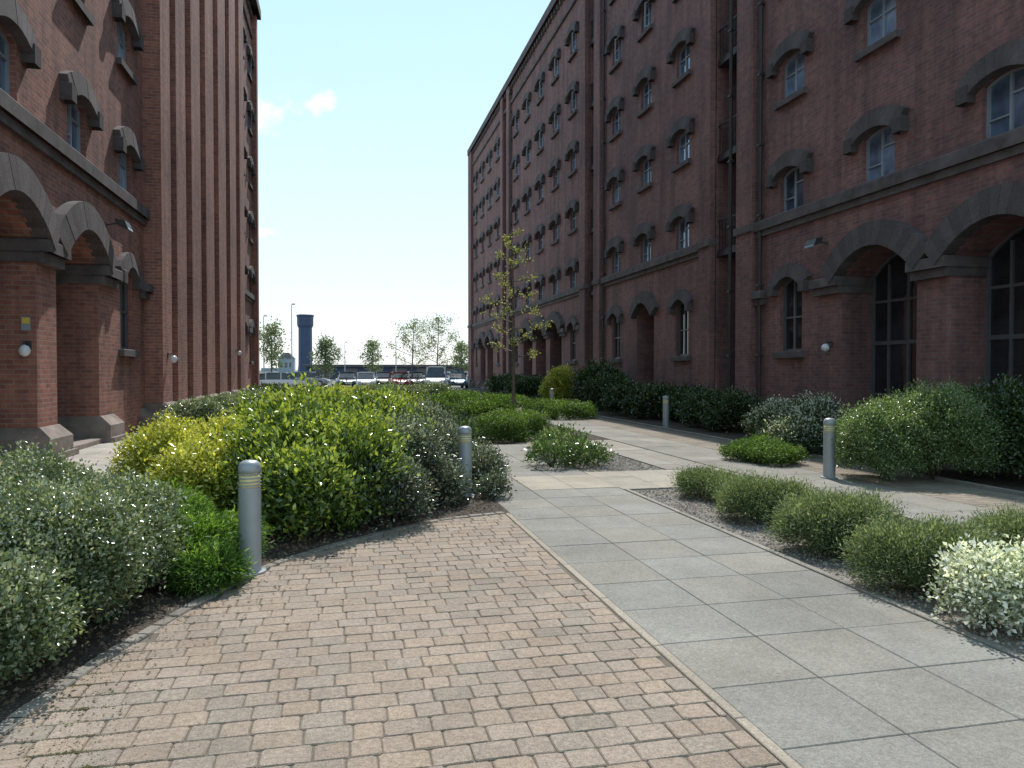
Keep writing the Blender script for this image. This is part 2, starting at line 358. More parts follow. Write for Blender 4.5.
def lump_leaves(lumps,st,scale=1,sq=False):
    PP=[];DD=[];NN=[];LL=[];WW=[];CC=[]
    for (lx,ly,r,h) in lumps:
        L=st['L']*scale; W=st['W']*scale
        area=2*PI*r*(r*.5+h*.55); n=int(st['lay']*area/(.5*L*W)); n=max(200,min(n,48000))
        nc=max(12,n//st['pc'])
        th=rng.uniform(0,2*PI,nc); cz=rng.uniform(-.6,1,nc); s=np.sqrt(1-cz**2)
        d=np.stack([np.cos(th)*s,np.sin(th)*s,cz],1)
        if sq:
            m=np.max(np.abs(d*np.array([1,1,1.1])),axis=1,keepdims=True); d=d/m*.88
        ph=rng.uniform(0,6.28,6)
        wob=.88+.10*np.sin(3*th+ph[0]+2*cz)+.09*np.sin(5*th+ph[1]-3*cz)+.07*np.sin(9*th+7*cz+ph[2])
        rf=np.clip(1-np.abs(rng.normal(0,.15,nc)),.4,1)+rng.uniform(0,.16,nc)*(rng.random(nc)<.3)
        cen=d*(rf*(1 if sq else wob)).reshape(-1,1)
        cpos=np.stack([lx+cen[:,0]*r,ly+cen[:,1]*r,h*.44+cen[:,2]*h*.52],1)
        ci=rng.integers(0,nc,n)
        p=cpos[ci]+rng.normal(0,st['cs']*(.5+.5*scale),(n,3))*np.array([1,1,.8])
        out=d[ci]
        D=out*st['sp']+rng.normal(0,.55,(n,3))+np.array([0,0,st.get('up',.35)])
        Nn=out*.7+rng.normal(0,.5,(n,3))+np.array([0,0,.7])
        p[:,2]=np.maximum(p[:,2],.0+rng.random(n)*.05)
        cr=rng.random(nc)[ci]; lr=rng.random(n)
        patch=.5+.5*np.sin(p[:,0]*5.1+ph[3])*np.sin(p[:,1]*4.3+ph[4])*np.cos(p[:,2]*6+ph[5])
        t=np.clip(.4*cr+.35*lr+.25*patch,0,1)[:,None]
        col=np.array(st['c1'])*(1-t)+np.array(st['c2'])*t
        tipm=(rng.random(n)<st['tp']*(0.3+1.6*(rf[ci]>.9))*(.4+.9*np.clip(out[:,2],0,1))*(.4+1.2*patch))[:,None]
        col=np.where(tipm,np.array(st['tip'])*(.8+.4*lr[:,None]),col)*(.8+.4*rng.random((n,1)))
        PP.append(p);DD.append(D);NN.append(Nn);CC.append(col);q=rng.uniform(.65,1.25,n);LL.append(L*q);WW.append(W*q*rng.uniform(.85,1.15,n))
    return [np.concatenate(a) for a in (PP,DD,NN,LL,WW,CC)]
def bush(name,label,cat,lumps,style,group=None,scale=1,sq=False):
    pts=[P(l[0],l[1])+(l[2],l[3]) for l in lumps]
    cx=sum(p[0] for p in pts)/len(pts); cy=sum(p[1] for p in pts)/len(pts)
    root=empty(name,(cx,cy,.036),label,cat,group)
    loc=[(x-cx,y-cy,r,h) for x,y,r,h in pts]; st=ST[style]
    a=lump_leaves(loc,st,scale,sq)
    leafmesh('foliage',*a,M[st['mat']],root)
    for (x,y,r,h) in loc:
        mb=MB()
        for k in range(8):
            q=random.uniform(0,6.28); rr=r*random.uniform(.3,.75); hh=h*random.uniform(.5,.8)
            b0=Vector((x+math.cos(q)*.01,y+math.sin(q)*.01,-.04)); e=Vector((x+math.cos(q)*rr,y+math.sin(q)*rr,hh)); m=(b0+e)/2+Vector((0,0,h*.05))
            mb.tube([b0,m,e],[.013,.009,.004],5)
        mb.build('stems',M['twig'],root)
    return root
bush('shrub','large small-leaved grey green shrub at the bottom left corner','shrub',[(30,4.35,.60,.90),(105,5.1,.50,.84),(-110,4.2,.75,.97),(20,5.7,.75,.93),(-40,3.6,.45,.7)],'greygreen')
bush('shrub','green feathery spreading juniper beside the nearest bollard','shrub',[(185,5.6,.38,.46),(222,5.95,.30,.38),(150,6.4,.45,.58),(205,5.3,.24,.28)],'juniper')
bush('shrub','yellow leaved euonymus shrub behind the green juniper','shrub',[(172,8.5,.55,1.02),(222,8.3,.52,1.05),(200,7.5,.48,.88)],'yellow')
bush('shrub','big glossy laurel with lime green tips behind the nearest bollard','shrub',[(290,7.7,.66,1.18),(348,7.7,.64,1.16),(310,9.0,.8,1.40),(375,9.2,.62,1.32),(305,6.95,.45,.85),(270,9.4,.6,1.3)],'laurel')
bush('shrub','dark silvery leaved shrub between the laurel and the second bollard','shrub',[(403,8.6,.48,1.02),(428,9.9,.42,.95),(385,7.6,.42,.72),(422,11.0,.5,1.1),(440,8.6,.26,.5),(450,10.4,.3,.7)],'purple')
bush('shrub','low sprawling plant spilling onto the path by the second bollard','shrub',[(480,9.9,.3,.46),(492,9.1,.17,.26),(478,10.6,.3,.48)],'purple')
bush('shrub','low grey green hedge shrub beside the left slab path','shrub',[(200,17.5,.8,.85),(225,19.5,.8,.88),(245,22,.9,.9),(258,25,1.0,.85)],'greygreen',scale=1.8)
bush('shrub','yellow green shrub showing above the laurel near the car park','shrub',[(318,24,1.0,.98),(345,26,1.0,.95)],'yellow',scale=2.0)
bush('shrub','mid green shrub in the central bed behind the laurel','shrub',[(385,16,.8,1.1),(400,18,.8,.95)],'laurel',scale=1.4)
bush('shrub','low mounded shrub right behind the silvery shrub','shrub',[(452,14,.45,.62),(444,15.5,.6,.7)],'dark',scale=1.4)
bush('shrub','rounded bright green shrub before the parked cars','shrub',[(425,24,.9,.75),(448,27,.9,.72)],'box',scale=2)
bush('shrub','grey shrub at the far end of the central bed','shrub',[(400,34,1.3,.85),(372,36,1.2,.8),(300,33,1.3,.8),(430,37,1.2,.9)],'greygreen',scale=2.6)
bush('shrub','dark shrub in the left bed beyond the low hedge','shrub',[(280,30,1.2,.75),(270,36,1.2,.75)],'dark',scale=2.2)
gfs='feathery shrubs in the gravel bed'
bush('shrub','smallest feathery green shrub at the far end of the gravel bed','shrub',[(703,9.2,.31,.32),(728,8.9,.29,.30)],'rosemary',gfs)
bush('shrub','feathery green shrub second from the cream crossing','shrub',[(756,7.75,.38,.43),(782,7.7,.34,.40)],'rosemary',gfs)
bush('shrub','large feathery green shrub in the middle of the gravel bed','shrub',[(825,6.4,.37,.48),(858,6.3,.37,.48)],'rosemary',gfs)
bush('shrub','nearest feathery green shrub just behind the white leaved shrub','shrub',[(905,5.3,.33,.46),(948,5.3,.33,.46),(1018,5.8,.34,.44)],'rosemary',gfs)
bush('shrub','white and green variegated shrub at the right picture edge','shrub',[(990,4.5,.24,.50),(1045,4.4,.27,.54)],'variegated')
bush('plant','open leafy plant in the small gravel bed beyond the crossing','plant',[(553,12.0,.42,.42),(582,12.2,.44,.36),(560,13.2,.5,.55)],'open')
bush('clipped_hedge','low clipped box hedge block at the end of the slab path','hedge',[(500,16.4,.55,.58),(522,17.2,.55,.58),(512,18.4,.6,.58)],'box',scale=1.2,sq=True)
bush('clipped_hedge','second low clipped hedge behind the first near the young tree','hedge',[(570,24,.75,.5),(548,26,.85,.5)],'box',scale=1.6,sq=True)
bush('ground_cover','low green ground cover at the foot of the far central bed','ground cover',[(480,26,1.2,.42),(500,32,1.6,.4),(465,34,1.6,.45),(445,38,1.8,.45),(420,42,2,.5),(350,42,2,.5)],'box',scale=2.4)
bush('shrub','big rounded small leaved bush behind the right bollard','shrub',[(885,10.6,.72,1.15),(935,10.6,.8,1.38),(965,11.2,.75,1.38)],'green')
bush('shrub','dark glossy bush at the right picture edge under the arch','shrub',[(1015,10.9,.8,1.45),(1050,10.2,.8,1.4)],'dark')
bush('shrub','dark shrub dotted with white flowers left of the big rounded bush','shrub',[(785,14.8,.65,.95),(815,14.4,.62,1.05),(795,13.6,.45,.7)],'flower',scale=1.2)
bush('shrub','low dark green spreading plant beside the right path','shrub',[(748,12.9,.42,.3),(775,12.4,.45,.3),(762,13.2,.45,.34)],'box')
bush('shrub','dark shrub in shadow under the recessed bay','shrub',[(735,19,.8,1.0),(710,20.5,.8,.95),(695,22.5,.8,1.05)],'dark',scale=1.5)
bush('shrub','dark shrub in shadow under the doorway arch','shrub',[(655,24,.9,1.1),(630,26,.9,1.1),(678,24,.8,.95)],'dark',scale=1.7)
bush('shrub','tall dark evergreen shrub beside the far arches','shrub',[(600,31,1.1,1.9),(612,29,1.0,1.4)],'dark',scale=2.0)
bush('shrub','pale yellow green shrub between young tree and evergreen','shrub',[(563,33,.75,1.75),(555,33,.6,1.3)],'yellow',scale=2.0)
bush('shrub','dark low shrub at the far corner of the right building','shrub',[(530,42,1.4,1.1),(510,50,1.6,1.2)],'dark',scale=2.6)
mb=MB()
for _ in range(1500):
    p=random.choice(CP[10:]); a=random.random()**1.8; x=p.x+random.uniform(-.02,.03)+a*.35; y=p.y-a*.35+random.uniform(-.1,.1)
    s=random.uniform(.004,.013); v=random.uniform(.5,1.3); c=random.choice([(.12,.08,.05),(.08,.09,.035),(.2,.14,.08)]); mb.col=tuple(k*v for k in c); q=random.uniform(0,6.28); zz=.0345+random.uniform(0,.003)
    mb.add([(x+math.cos(q+k*2.1)*s,y+math.sin(q+k*2.1)*s,zz+random.uniform(0,.003)) for k in range(3)],[(0,1,2)])
for _ in range(7000):
    cx_,cy_,rr=random.choice([(-1.2,3.75,.3),(-1.1,3.35,.25),(-1.3,4.1,.15),(-1.0,3.2,.3)]); a=random.uniform(0,6.28); r_=rr*abs(random.gauss(0,.6)); x=cx_+math.cos(a)*r_; y=cy_+math.sin(a)*r_*1.3
    gx=(y+1.5)%.142
    if .012<gx<.130 and random.random()<.93: continue
    s=random.uniform(.002,.006); v=random.uniform(.5,1.2); mb.col=(.09*v,.09*v,.025*v); q=random.uniform(0,6.28)
    mb.add([(x+math.cos(q+k*2.1)*s,y+math.sin(q+k*2.1)*s,.031+random.uniform(0,.003)) for k in range(3)],[(0,1,2)])
tag(mb.build('leaf_litter',M['pebble'],colattr=True),'scattered dead leaves and moss along the curved kerb','litter',kind='stuff')
# ------------------------------------------------------------ buildings
def arc(a,z1,r,n=12,t0=-1,t1=1):
    return [(a*t, z1+r*(1-t*t)) for t in [t0+(t1-t0)*i/n for i in range(n+1)]]
def wall_cell(mb,y0,y1,z0,z1,op=None,depth=.2):
    if not op: mb.quad((0,y0,z0),(0,y1,z0),(0,y1,z1),(0,y0,z1)); return
    c,a,b0,sp,r=op
    mb.quad((0,y0,z0),(0,c-a,z0),(0,c-a,z1),(0,y0,z1)); mb.quad((0,c+a,z0),(0,y1,z0),(0,y1,z1),(0,c+a,z1))
    if b0>z0+.001: mb.quad((0,c-a,z0),(0,c+a,z0),(0,c+a,b0),(0,c-a,b0))
    A=[(c+u,z) for u,z in arc(a,sp,r)]
    for (u,z),(u2,z2) in zip(A,A[1:]): mb.quad((0,u,z),(0,u2,z2),(0,u2,z1),(0,u,z1)); mb.quad((0,u,z),(-depth,u,z),(-depth,u2,z2),(0,u2,z2))
    mb.quad((0,c-a,b0),(-depth,c-a,b0),(-depth,c-a,sp),(0,c-a,sp)); mb.quad((0,c+a,b0),(-depth,c+a,b0),(-depth,c+a,sp),(0,c+a,sp))
    mb.quad((0,c-a,b0),(0,c+a,b0),(-depth,c+a,b0),(-depth,c-a,b0))
def hood_mesh(a,r,th,proj,n,ext,nm='hood_stones',foot=0):
    mb=MB()
    def nrm(t): return Vector((2*r*t/a,1)).normalized()
    ts=[-ext+2*ext*i/n for i in range(n+1)]
    for i in range(n):
        v=random.uniform(.85,1.15); mb.col=(.118*v,.10*v,.102*v); g=.0025; q=[]
        for t,sg in ((ts[i],1),(ts[i+1],-1)):
            y=a*t+sg*g; z=r*(1-t*t)-.001; nn=nrm(t); q.append((y,z)); q.append((y+nn.x*th,z+nn.y*th))
        (y0,z0),(Y0,Z0),(y1,z1),(Y1,Z1)=q; pj=proj+random.uniform(-.004,.004)
        mb.add([(-.05,y0,z0),(-.05,Y0,Z0),(-.05,Y1,Z1),(-.05,y1,z1),(pj,y0,z0),(pj-.05,Y0,Z0),(pj-.05,Y1,Z1),(pj,y1,z1)],[(4,5,6,7),(0,1,5,4),(1,2,6,5),(2,3,7,6),(3,0,4,7)])
    if foot:
        for s in (-1,1):
            y=s*a*ext; zb=r*(1-ext*ext); lo,hi=sorted((y-s*.06,y+s*foot)); mb.cbox(-.05,proj+.02,lo,hi,zb-.12,zb+th*.55,.03)
    return mb.mesh(nm,M['vous'],colattr=True)
def outline(a,b0,sp,r,n=12): return [(-a,b0)]+arc(a,sp,r,n)+[(a,b0)]
def frame_mesh(a,h,r,bars,w=.07,mat='white',sash=None):
    mb=MB(); O=outline(a,0,h,r); I=outline(a-w,w,h-w*.3,max(r-w*.4,.01)); n=len(O)
    for i in range(n):
        j=(i+1)%n; mb.quad((-.1,*O[i]),(-.1,*O[j]),(-.1,*I[j]),(-.1,*I[i])); mb.quad((-.1,*I[i]),(-.1,*I[j]),(-.16,*I[j]),(-.16,*I[i]))
    for (ya,yb,za,zb) in bars: mb.box(-.155,-.105,ya,yb,za,zb)
    if sash:
        ya,yb,za,zb,ox=sash
        def q(u,z): return (-.09+ox*(1-u),ya+(yb-ya)*(.25+.75*u),z)
        for (u0,u1,z0,z1) in ((0,.12,za,zb),(.88,1,za,zb),(.12,.88,za,za+.05),(.12,.88,zb-.05,zb)):
            for o in (0,.03):
                mb.quad(*[(q(u,z)[0]+o,q(u,z)[1],z) for u,z in ((u0,z0),(u1,z0),(u1,z1),(u0,z1))])
            mb.quad(q(u0,z0),(q(u0,z0)[0]+.03,q(u0,z0)[1],z0),(q(u0,z1)[0]+.03,q(u0,z1)[1],z1),q(u0,z1))
    return mb.mesh('frame',M[mat])
def pane_mesh(a,h,r,x=-.15,mat='glass'):
    mb=MB(); mb.quad(*[(x,*p) for p in outline(a,0,h,r)]); return mb.mesh('pane',M[mat])
UA,UR,US=.52,.13,1.02
H_up=hood_mesh(UA+.02,UR,.42,.2,9,1.35,foot=.2)
H_sm=hood_mesh(.5,.2,.36,.18,9,1.3,foot=.18)
H_bg=hood_mesh(1.2,.55,.54,.27,15,1.13,'arch_stones')
H_md=hood_mesh(.85,.42,.46,.24,13,1.16,'arch_stones')
F_up=frame_mesh(UA,US,UR,[(-.03,.03,.06,US+.09),(-UA+.06,UA-.06,.64,.68)],.055)
F_up2=frame_mesh(UA,US,UR,[(-.03,.03,.06,US+.09),(-UA+.06,-.03,.70,.74)],.055,sash=(.03,.46,.07,US+.02,.2))
F_up3=frame_mesh(UA,US,UR,[(-.03,.03,.06,US+.09),(.03,UA-.06,.72,.76),(-UA+.06,-.03,.36,.39)],.055)
P_up=pane_mesh(UA,US,UR)
F_sm=frame_mesh(.5,1.8,.2,[(-.03,.03,.06,1.93),(-.44,.44,.9,.95)],mat='frameg'); P_sm=pane_mesh(.5,1.8,.2,mat='glassd')
def shift(me,dx):
    m=me.copy()
    for v in m.vertices: v.co.x+=dx
    return m
F_dr=shift(frame_mesh(1.2,3.85,.55,[(-.04,.04,.06,4.3),(-.66,-.6,.06,4.1),(.6,.66,.06,4.1),(-1.13,1.13,2.2,2.29),(-1.13,1.13,3.2,3.26),(-1.13,1.13,1.0,1.05)],.08,'frameg'),-.72)
P_dr=shift(pane_mesh(1.2,3.85,.55,mat='glassd'),-.72)
F_dm=shift(frame_mesh(.85,3.85,.42,[(-.04,.04,.06,4.2),(-.78,.78,2.2,2.29),(-.78,.78,3.2,3.26)],.08,'frameg'),-.72)
P_dm=shift(pane_mesh(.85,3.85,.42,mat='glassd'),-.72)
mb=MB(); mb.cbox(-.08,.13,-.68,.68,-.17,-.002,.015); S_up=mb.mesh('sill',M['stone'])
ZC=[6.5+3.05*k for k in range(5)]; TOP=22.5
def building(name,label,X0,sg,Y0,Y1,segs,brick,depthX):
    Yc=(Y0+Y1)/2; f=lambda Y: sg*(Y-Yc)
    root=empty(name,(X0,Yc,0),label,'building',rz=0 if sg>0 else PI)
    w=MB(); cnt=0
    def one(nm,mat,fn):
        q=MB(); fn(q); return q.build(nm,mat,root)
    def place(nm,me,y,z,x=0): return link(nm,me,root,(x,y,z))
    for s in segs:
        if s[0] in('bay','cols'):
            cells=[]
            if s[0]=='bay':
                y=s[1]
                for kd in s[2]: cells.append((y,y+3.3,kd)); y+=3.3
            else: cells=[(s[1],s[2],s[3])]
            ya,yb=cells[0][0],cells[-1][1]
            for (a,b,kd) in cells:
                lo,hi=sorted((f(a),f(b))); c=(lo+hi)/2
                if kd in('big','mid'):
                    A_,Rr,H_,F_,P_=(1.2,.55,H_bg,F_dr,P_dr) if kd=='big' else (.85,.42,H_md,F_dm,P_dm)
                    wall_cell(w,lo,hi,0,4.975,(c,A_,0.0,3.85,Rr),.88); place('arch_stones',H_,c,3.85)
                    fr=place('doorway',F_,c,0.0); link('pane',P_,fr)
                    one('threshold',M['plinth'],lambda q:q.cbox(-.86,.10,c-A_+.1,c+A_-.1,.0,.14,.02))
                elif kd=='small':
                    wall_cell(w,lo,hi,0,4.975,(c,.5,2.1,3.9,.2),.2); place('hood_stones',H_sm,c,3.9); fr=place('ground_floor_window',F_sm,c,2.1); link('pane',P_sm,fr); place('sill',S_up,c,2.1)
                else: wall_cell(w,lo,hi,0,4.975)
                for zi,z in enumerate(ZC):
                    if kd=='blank': wall_cell(w,lo,hi,z-1.525,z+1.525); continue
                    wall_cell(w,lo,hi,z-1.525,z+1.525,(c,UA,z-.62,z-.62+US,UR),.2)
                    place('hood_stones',H_up,c,z-.62+US); cnt+=1
                    fr=place('window',[F_up,F_up2,F_up3,F_up,F_up2][(cnt*7+zi)%5],c,z-.62); link('pane',P_up,fr); place('sill',S_up,c,z-.62)
                wall_cell(w,lo,hi,20.225,TOP)
            lo,hi=sorted((f(ya),f(yb)))
            if s[0]=='bay': one('string_course',M['stone'],lambda q:(q.cbox(-.02,.16,lo+.003,hi-.003,5.58,5.86,.03),q.box(-.02,.08,lo+.003,hi-.003,5.42,5.582)))
            eds=[f(a) for a,b,k in cells]+[f(cells[-1][1])]; es=sorted(eds)
            if any(k=='mid' for a,b,k in cells): es=[]
            for i,e in enumerate(es):
                if s[0]=='cols': break
                l,h=max(lo,e-.45),min(hi,e+.45)
                l2=l-.07 if l>lo else l; h2=h+.07 if h<hi else h
                def pl(q):
                    q.box(-.87,.24,l2,h2,0,.40)
                    q.add([(-.87,l2,.4),(.24,l2,.4),(.24,h2,.4),(-.87,h2,.4),(-.87,l2+.06,.6),(.03,l2+.06,.6),(.03,h2-.06,.6),(-.87,h2-.06,.6)],[(0,1,5,4),(1,2,6,5),(2,3,7,6),(4,5,6,7)])
                    q.box(-.87,.33,l2-.02,h2+.02,0,.14)
                one('plinth',M['plinth'],pl)
                one('impost',M['stone'],lambda q:(q.cbox(-.87,.24,l2,h2,3.64,3.86,.02),q.box(-.87,.14,l2+.03,h2-.03,3.46,3.642)))
        elif s[0]=='pil':
            lo,hi=sorted((f(s[1]),f(s[2]))); p=s[3]
            one('pilaster',brick,lambda q:q.box(-.02,p,lo,hi,0,21.95))
            one('plinth',M['plinth'],lambda q:(q.box(-.02,p+.2,lo-.08,hi+.08,0,.32),q.cbox(-.02,p+.12,lo-.05,hi+.05,.31,.72,.06)))
            if len(s)<5: one('pilaster_band',M['stone'],lambda q:q.cbox(-.02,p+.07,lo-.03,hi+.03,5.62,5.84,.02))
        elif s[0]=='recess':
            lo,hi=sorted((f(s[1]),f(s[2]))); dp=s[3]
            w.quad((0,lo,0),(-dp,lo,0),(-dp,lo,TOP),(0,lo,TOP)); w.quad((0,hi,0),(-dp,hi,0),(-dp,hi,TOP),(0,hi,TOP)); w.quad((-dp,lo,0),(-dp,hi,0),(-dp,hi,TOP),(-dp,lo,TOP))
            c=(lo+hi)/2; hw=(hi-lo)/2-.1
            for z in [2.0]+ZC:
                fm=MB(); x=-dp+.01
                fm.box(x,x+.06,c-hw,c-hw+.07,z-1.0,z+1.0); fm.box(x,x+.06,c+hw-.07,c+hw,z-1.0,z+1.0); fm.box(x,x+.06,c-hw+.07,c+hw-.07,z+.93,z+1.0); fm.box(x,x+.06,c-hw+.07,c+hw-.07,z-1.0,z-.93); fm.box(x,x+.05,c-.03,c+.03,z-.93,z+.93); fm.box(x,x+.045,c-hw+.07,c+hw-.07,z+.3,z+.35)
                o=fm.build('loading_bay_window',M['frameg'],root); pm=MB(); pm.quad((x+.02,c-hw,z-1),(x+.02,c+hw,z-1),(x+.02,c+hw,z+1),(x+.02,c-hw,z+1)); pm.build('pane',M['glassd'],o)
                if z>3:
                    rb=MB(); rb.box(-.12,-.08,lo,hi,z-1.1,z-1.02); rb.box(-.12,-.08,lo,hi,z-.12,z-.07); rb.box(-dp,-.05,lo,hi,z-1.25,z-1.1)
                    for k in range(9):
                        yy=lo+(hi-lo)*(k+.5)/9; rb.box(-.11,-.09,yy-.01,yy+.01,z-1.02,z-.12)
                    rb.build('balcony_rail',M['pipe'],root)
        elif s[0]=='pipe':
            y=f(s[1]); pb=MB(); x=s[2]
            pb.tube([(x,y,.15),(x,y,21.3)],.055,8)
            for z in range(2,21,2): pb.box(x-.08,x+.07,y-.08,y+.08,z,z+.06)
            pb.box(x-.07,x+.14,y-.16,y+.16,21.3,21.6); pb.build('downpipe',M['pipe'],root)
    lo,hi=sorted((f(Y0),f(Y1))); D=-depthX
    w.quad((0,lo,0),(D,lo,0),(D,lo,TOP),(0,lo,TOP)); w.quad((0,hi,0),(D,hi,0),(D,hi,TOP),(0,hi,TOP)); w.quad((D,lo,0),(D,hi,0),(D,hi,TOP),(D,lo,TOP))
    w.build('wall',brick,root)
    pm=max([s[3] for s in segs if s[0]=='pil'])
    def cor(q):
        q.cbox(-.02,pm+.06,lo-.02,hi+.02,21.96,TOP+.02,.05); q.box(-.02,.11,lo,hi,20.6,20.8)
        yy=lo+.2
        while yy<hi-.3: q.box(-.02,.14,yy,yy+.22,21.66,21.958); yy+=.55
    one('cornice',M['stone'],cor)
    rf=MB(); rf.quad((0,lo,TOP-.1),(0,hi,TOP-.1),(D,hi,TOP-.1),(D,lo,TOP-.1)); rf.build('roof',M['roof'],root)
    return root
B,S_,K_,D_='big','small','blank','mid'
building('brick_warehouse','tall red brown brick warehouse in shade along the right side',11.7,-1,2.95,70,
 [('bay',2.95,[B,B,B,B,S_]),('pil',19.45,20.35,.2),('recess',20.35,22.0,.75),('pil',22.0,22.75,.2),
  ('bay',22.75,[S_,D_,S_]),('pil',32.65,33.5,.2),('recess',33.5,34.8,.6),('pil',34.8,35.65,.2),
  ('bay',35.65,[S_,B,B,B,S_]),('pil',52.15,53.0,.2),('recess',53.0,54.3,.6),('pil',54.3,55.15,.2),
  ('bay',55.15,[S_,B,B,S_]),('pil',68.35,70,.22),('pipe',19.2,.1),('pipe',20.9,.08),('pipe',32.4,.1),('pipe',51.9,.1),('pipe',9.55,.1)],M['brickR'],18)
Ls=[('bay',4.85,[B,B,B,B,S_])]; yy=21.35
for k,(pw_,gw) in enumerate([(1.1,.75),(1.3,.9),(1.5,1.0),(1.6,1.1),(1.8,1.1),(1.8,1.2),(1.6,.9)]):
    Ls.append(('pil',yy,yy+pw_,.45,1)); yy+=pw_; Ls.append(('cols',yy,yy+gw,K_)); yy+=gw
Ls+= [('bay',yy,[S_,S_])]; y_end=yy+6.6
Ls+= [('pil',y_end-.6,y_end,.3,1),('pipe',22.82,.1),('pipe',27.4,.1)]
building('brick_warehouse','red brick warehouse with deep arches and pilasters on the left',-5.2,1,4.85,y_end,Ls,M['brickL'],16)
# ------------------------------------------------------------ wall fittings
def globe(loc,dx,label):
    t=empty('wall_lamp',loc,label,'wall lamp'); a=MB(); a.box(-.012,.012,-.06,.06,-.02,.12); a.tube([(0,0,.08),(dx*.12,0,.1),(dx*.14,0,.04)],.014,6); a.build('bracket',M['metald'],t)
    g=MB(); g.lathe([(.02,.1),(.07,.07),(.1,0),(.07,-.07),(.02,-.1)],14,(dx*.14,0,-.05)); g.build('globe',M['globe'],t,smooth=True)
def globeY(loc,label):
    t=empty('wall_lamp',loc,label,'wall lamp'); a=MB(); a.box(-.06,.06,-.014,.012,-.02,.12); a.tube([(0,-.01,.08),(0,-.12,.1),(0,-.14,.04)],.014,6); a.build('bracket',M['metald'],t)
    g=MB(); g.lathe([(.02,.1),(.07,.07),(.1,0),(.07,-.07),(.02,-.1)],14,(0,-.14,-.05)); g.build('globe',M['globe'],t,smooth=True)
globeY((-5.34,14.296,1.98),'round white wall lamp inside the leftmost brick arch')
globe((-4.735,21.9,1.95),1,'white wall lamp on the first brick pilaster')
globe((11.68,16.1,2.2),-1,'white globe wall lamp beside the large arch on the right')
globe((-4.735,34.9,2.4),1,'small white wall lamp on the far brick pilaster')
t=empty('wall_sign',(-5.36,14.29,2.4),'small yellow sign above the lamp in the leftmost arch','sign'); a=MB(); a.box(-.07,.07,-.012,0,-.12,.12); a.build('plate',M['white'],t); a=MB(); a.box(-.06,.06,-.016,-.013,.0,.10); a.build('panel',M['yellow'],t)
def flood(loc,s,label):
    t=empty('floodlight',loc,label,'floodlight'); a=MB(); a.box(-.01,.01,-.05,.05,-.05,.05); a.tube([(0,0,0),(s*.25,0,.05)],.018,6); a.build('bracket',M['metald'],t)
    a=MB(); a.loft([[(s*.2,-.16,.12),(s*.2,.16,.12),(s*.26,.16,-.02),(s*.26,-.16,-.02)],[(s*.42,-.2,.08),(s*.42,.2,.08),(s*.5,.2,-.12),(s*.5,-.2,-.12)]]); a.build('housing',M['metald'],t)
    a=MB(); a.quad((s*.423,-.18,.065),(s*.423,.18,.065),(s*.497,.18,-.11),(s*.497,-.18,-.11)); a.build('lens',M['glassd'],t)
flood((-5.19,18.2,4.85),1,'dark floodlight on the wall above the left arches')
flood((11.69,16.3,4.75),-1,'dark floodlight on the wall left of the large right arch')
# ------------------------------------------------------------ bollards
def bollard():
    t=empty('bollard',(0,0,.03),'','bollard','grey cylindrical light bollards')
    a=MB(); a.lathe([(.12,0),(.12,.012),(.086,.014)],24); a.build('base_plate',M['metal'],t)
    a=MB(); a.lathe([(.084,.012),(.084,.66),(.078,.663)],28); a.build('post',M['metal'],t)
    a=MB(); a.lathe([(.078,.66),(.078,.78)],24); a.build('lens',M['lens'],t,smooth=True)
    for k in range(4):
        a=MB(); z=.675+k*.028; a.lathe([(.079,z+.005),(.086,z),(.0865,z+.004),(.079,z+.010)],28); a.build('louvre',M['metal'],t)
    a=MB(); a.lathe([(.084,.775),(.086,.80),(.084,.825),(.074,.850),(.052,.866),(.003,.874)],28); a.build('cap',M['metal'],t,smooth=True)
    return t
def dup(root,loc,label):
    r=root.copy(); C.objects.link(r); r.location=loc; r['label']=label
    for ch in list(root.children):
        c=ch.copy(); C.objects.link(c); c.parent=r
    return r
b0=bollard(); bl=[(249,5.72,'nearest grey light bollard beside the green juniper'),(465,9.2,'grey light bollard at the right edge of the dark silvery shrub'),(830,10.76,'grey light bollard beside the big rounded right bush'),(552,28,'distant bollard left of the pale yellow green shrub'),(666,20.2,'distant bollard before the dark shaded shrubs')]
for i,(px,d,lab) in enumerate(bl):
    x,y=P(px,d)
    if i==0: b0.location=(x,y,.032); b0['label']=lab
    else: dup(b0,(x,y,.032),lab)
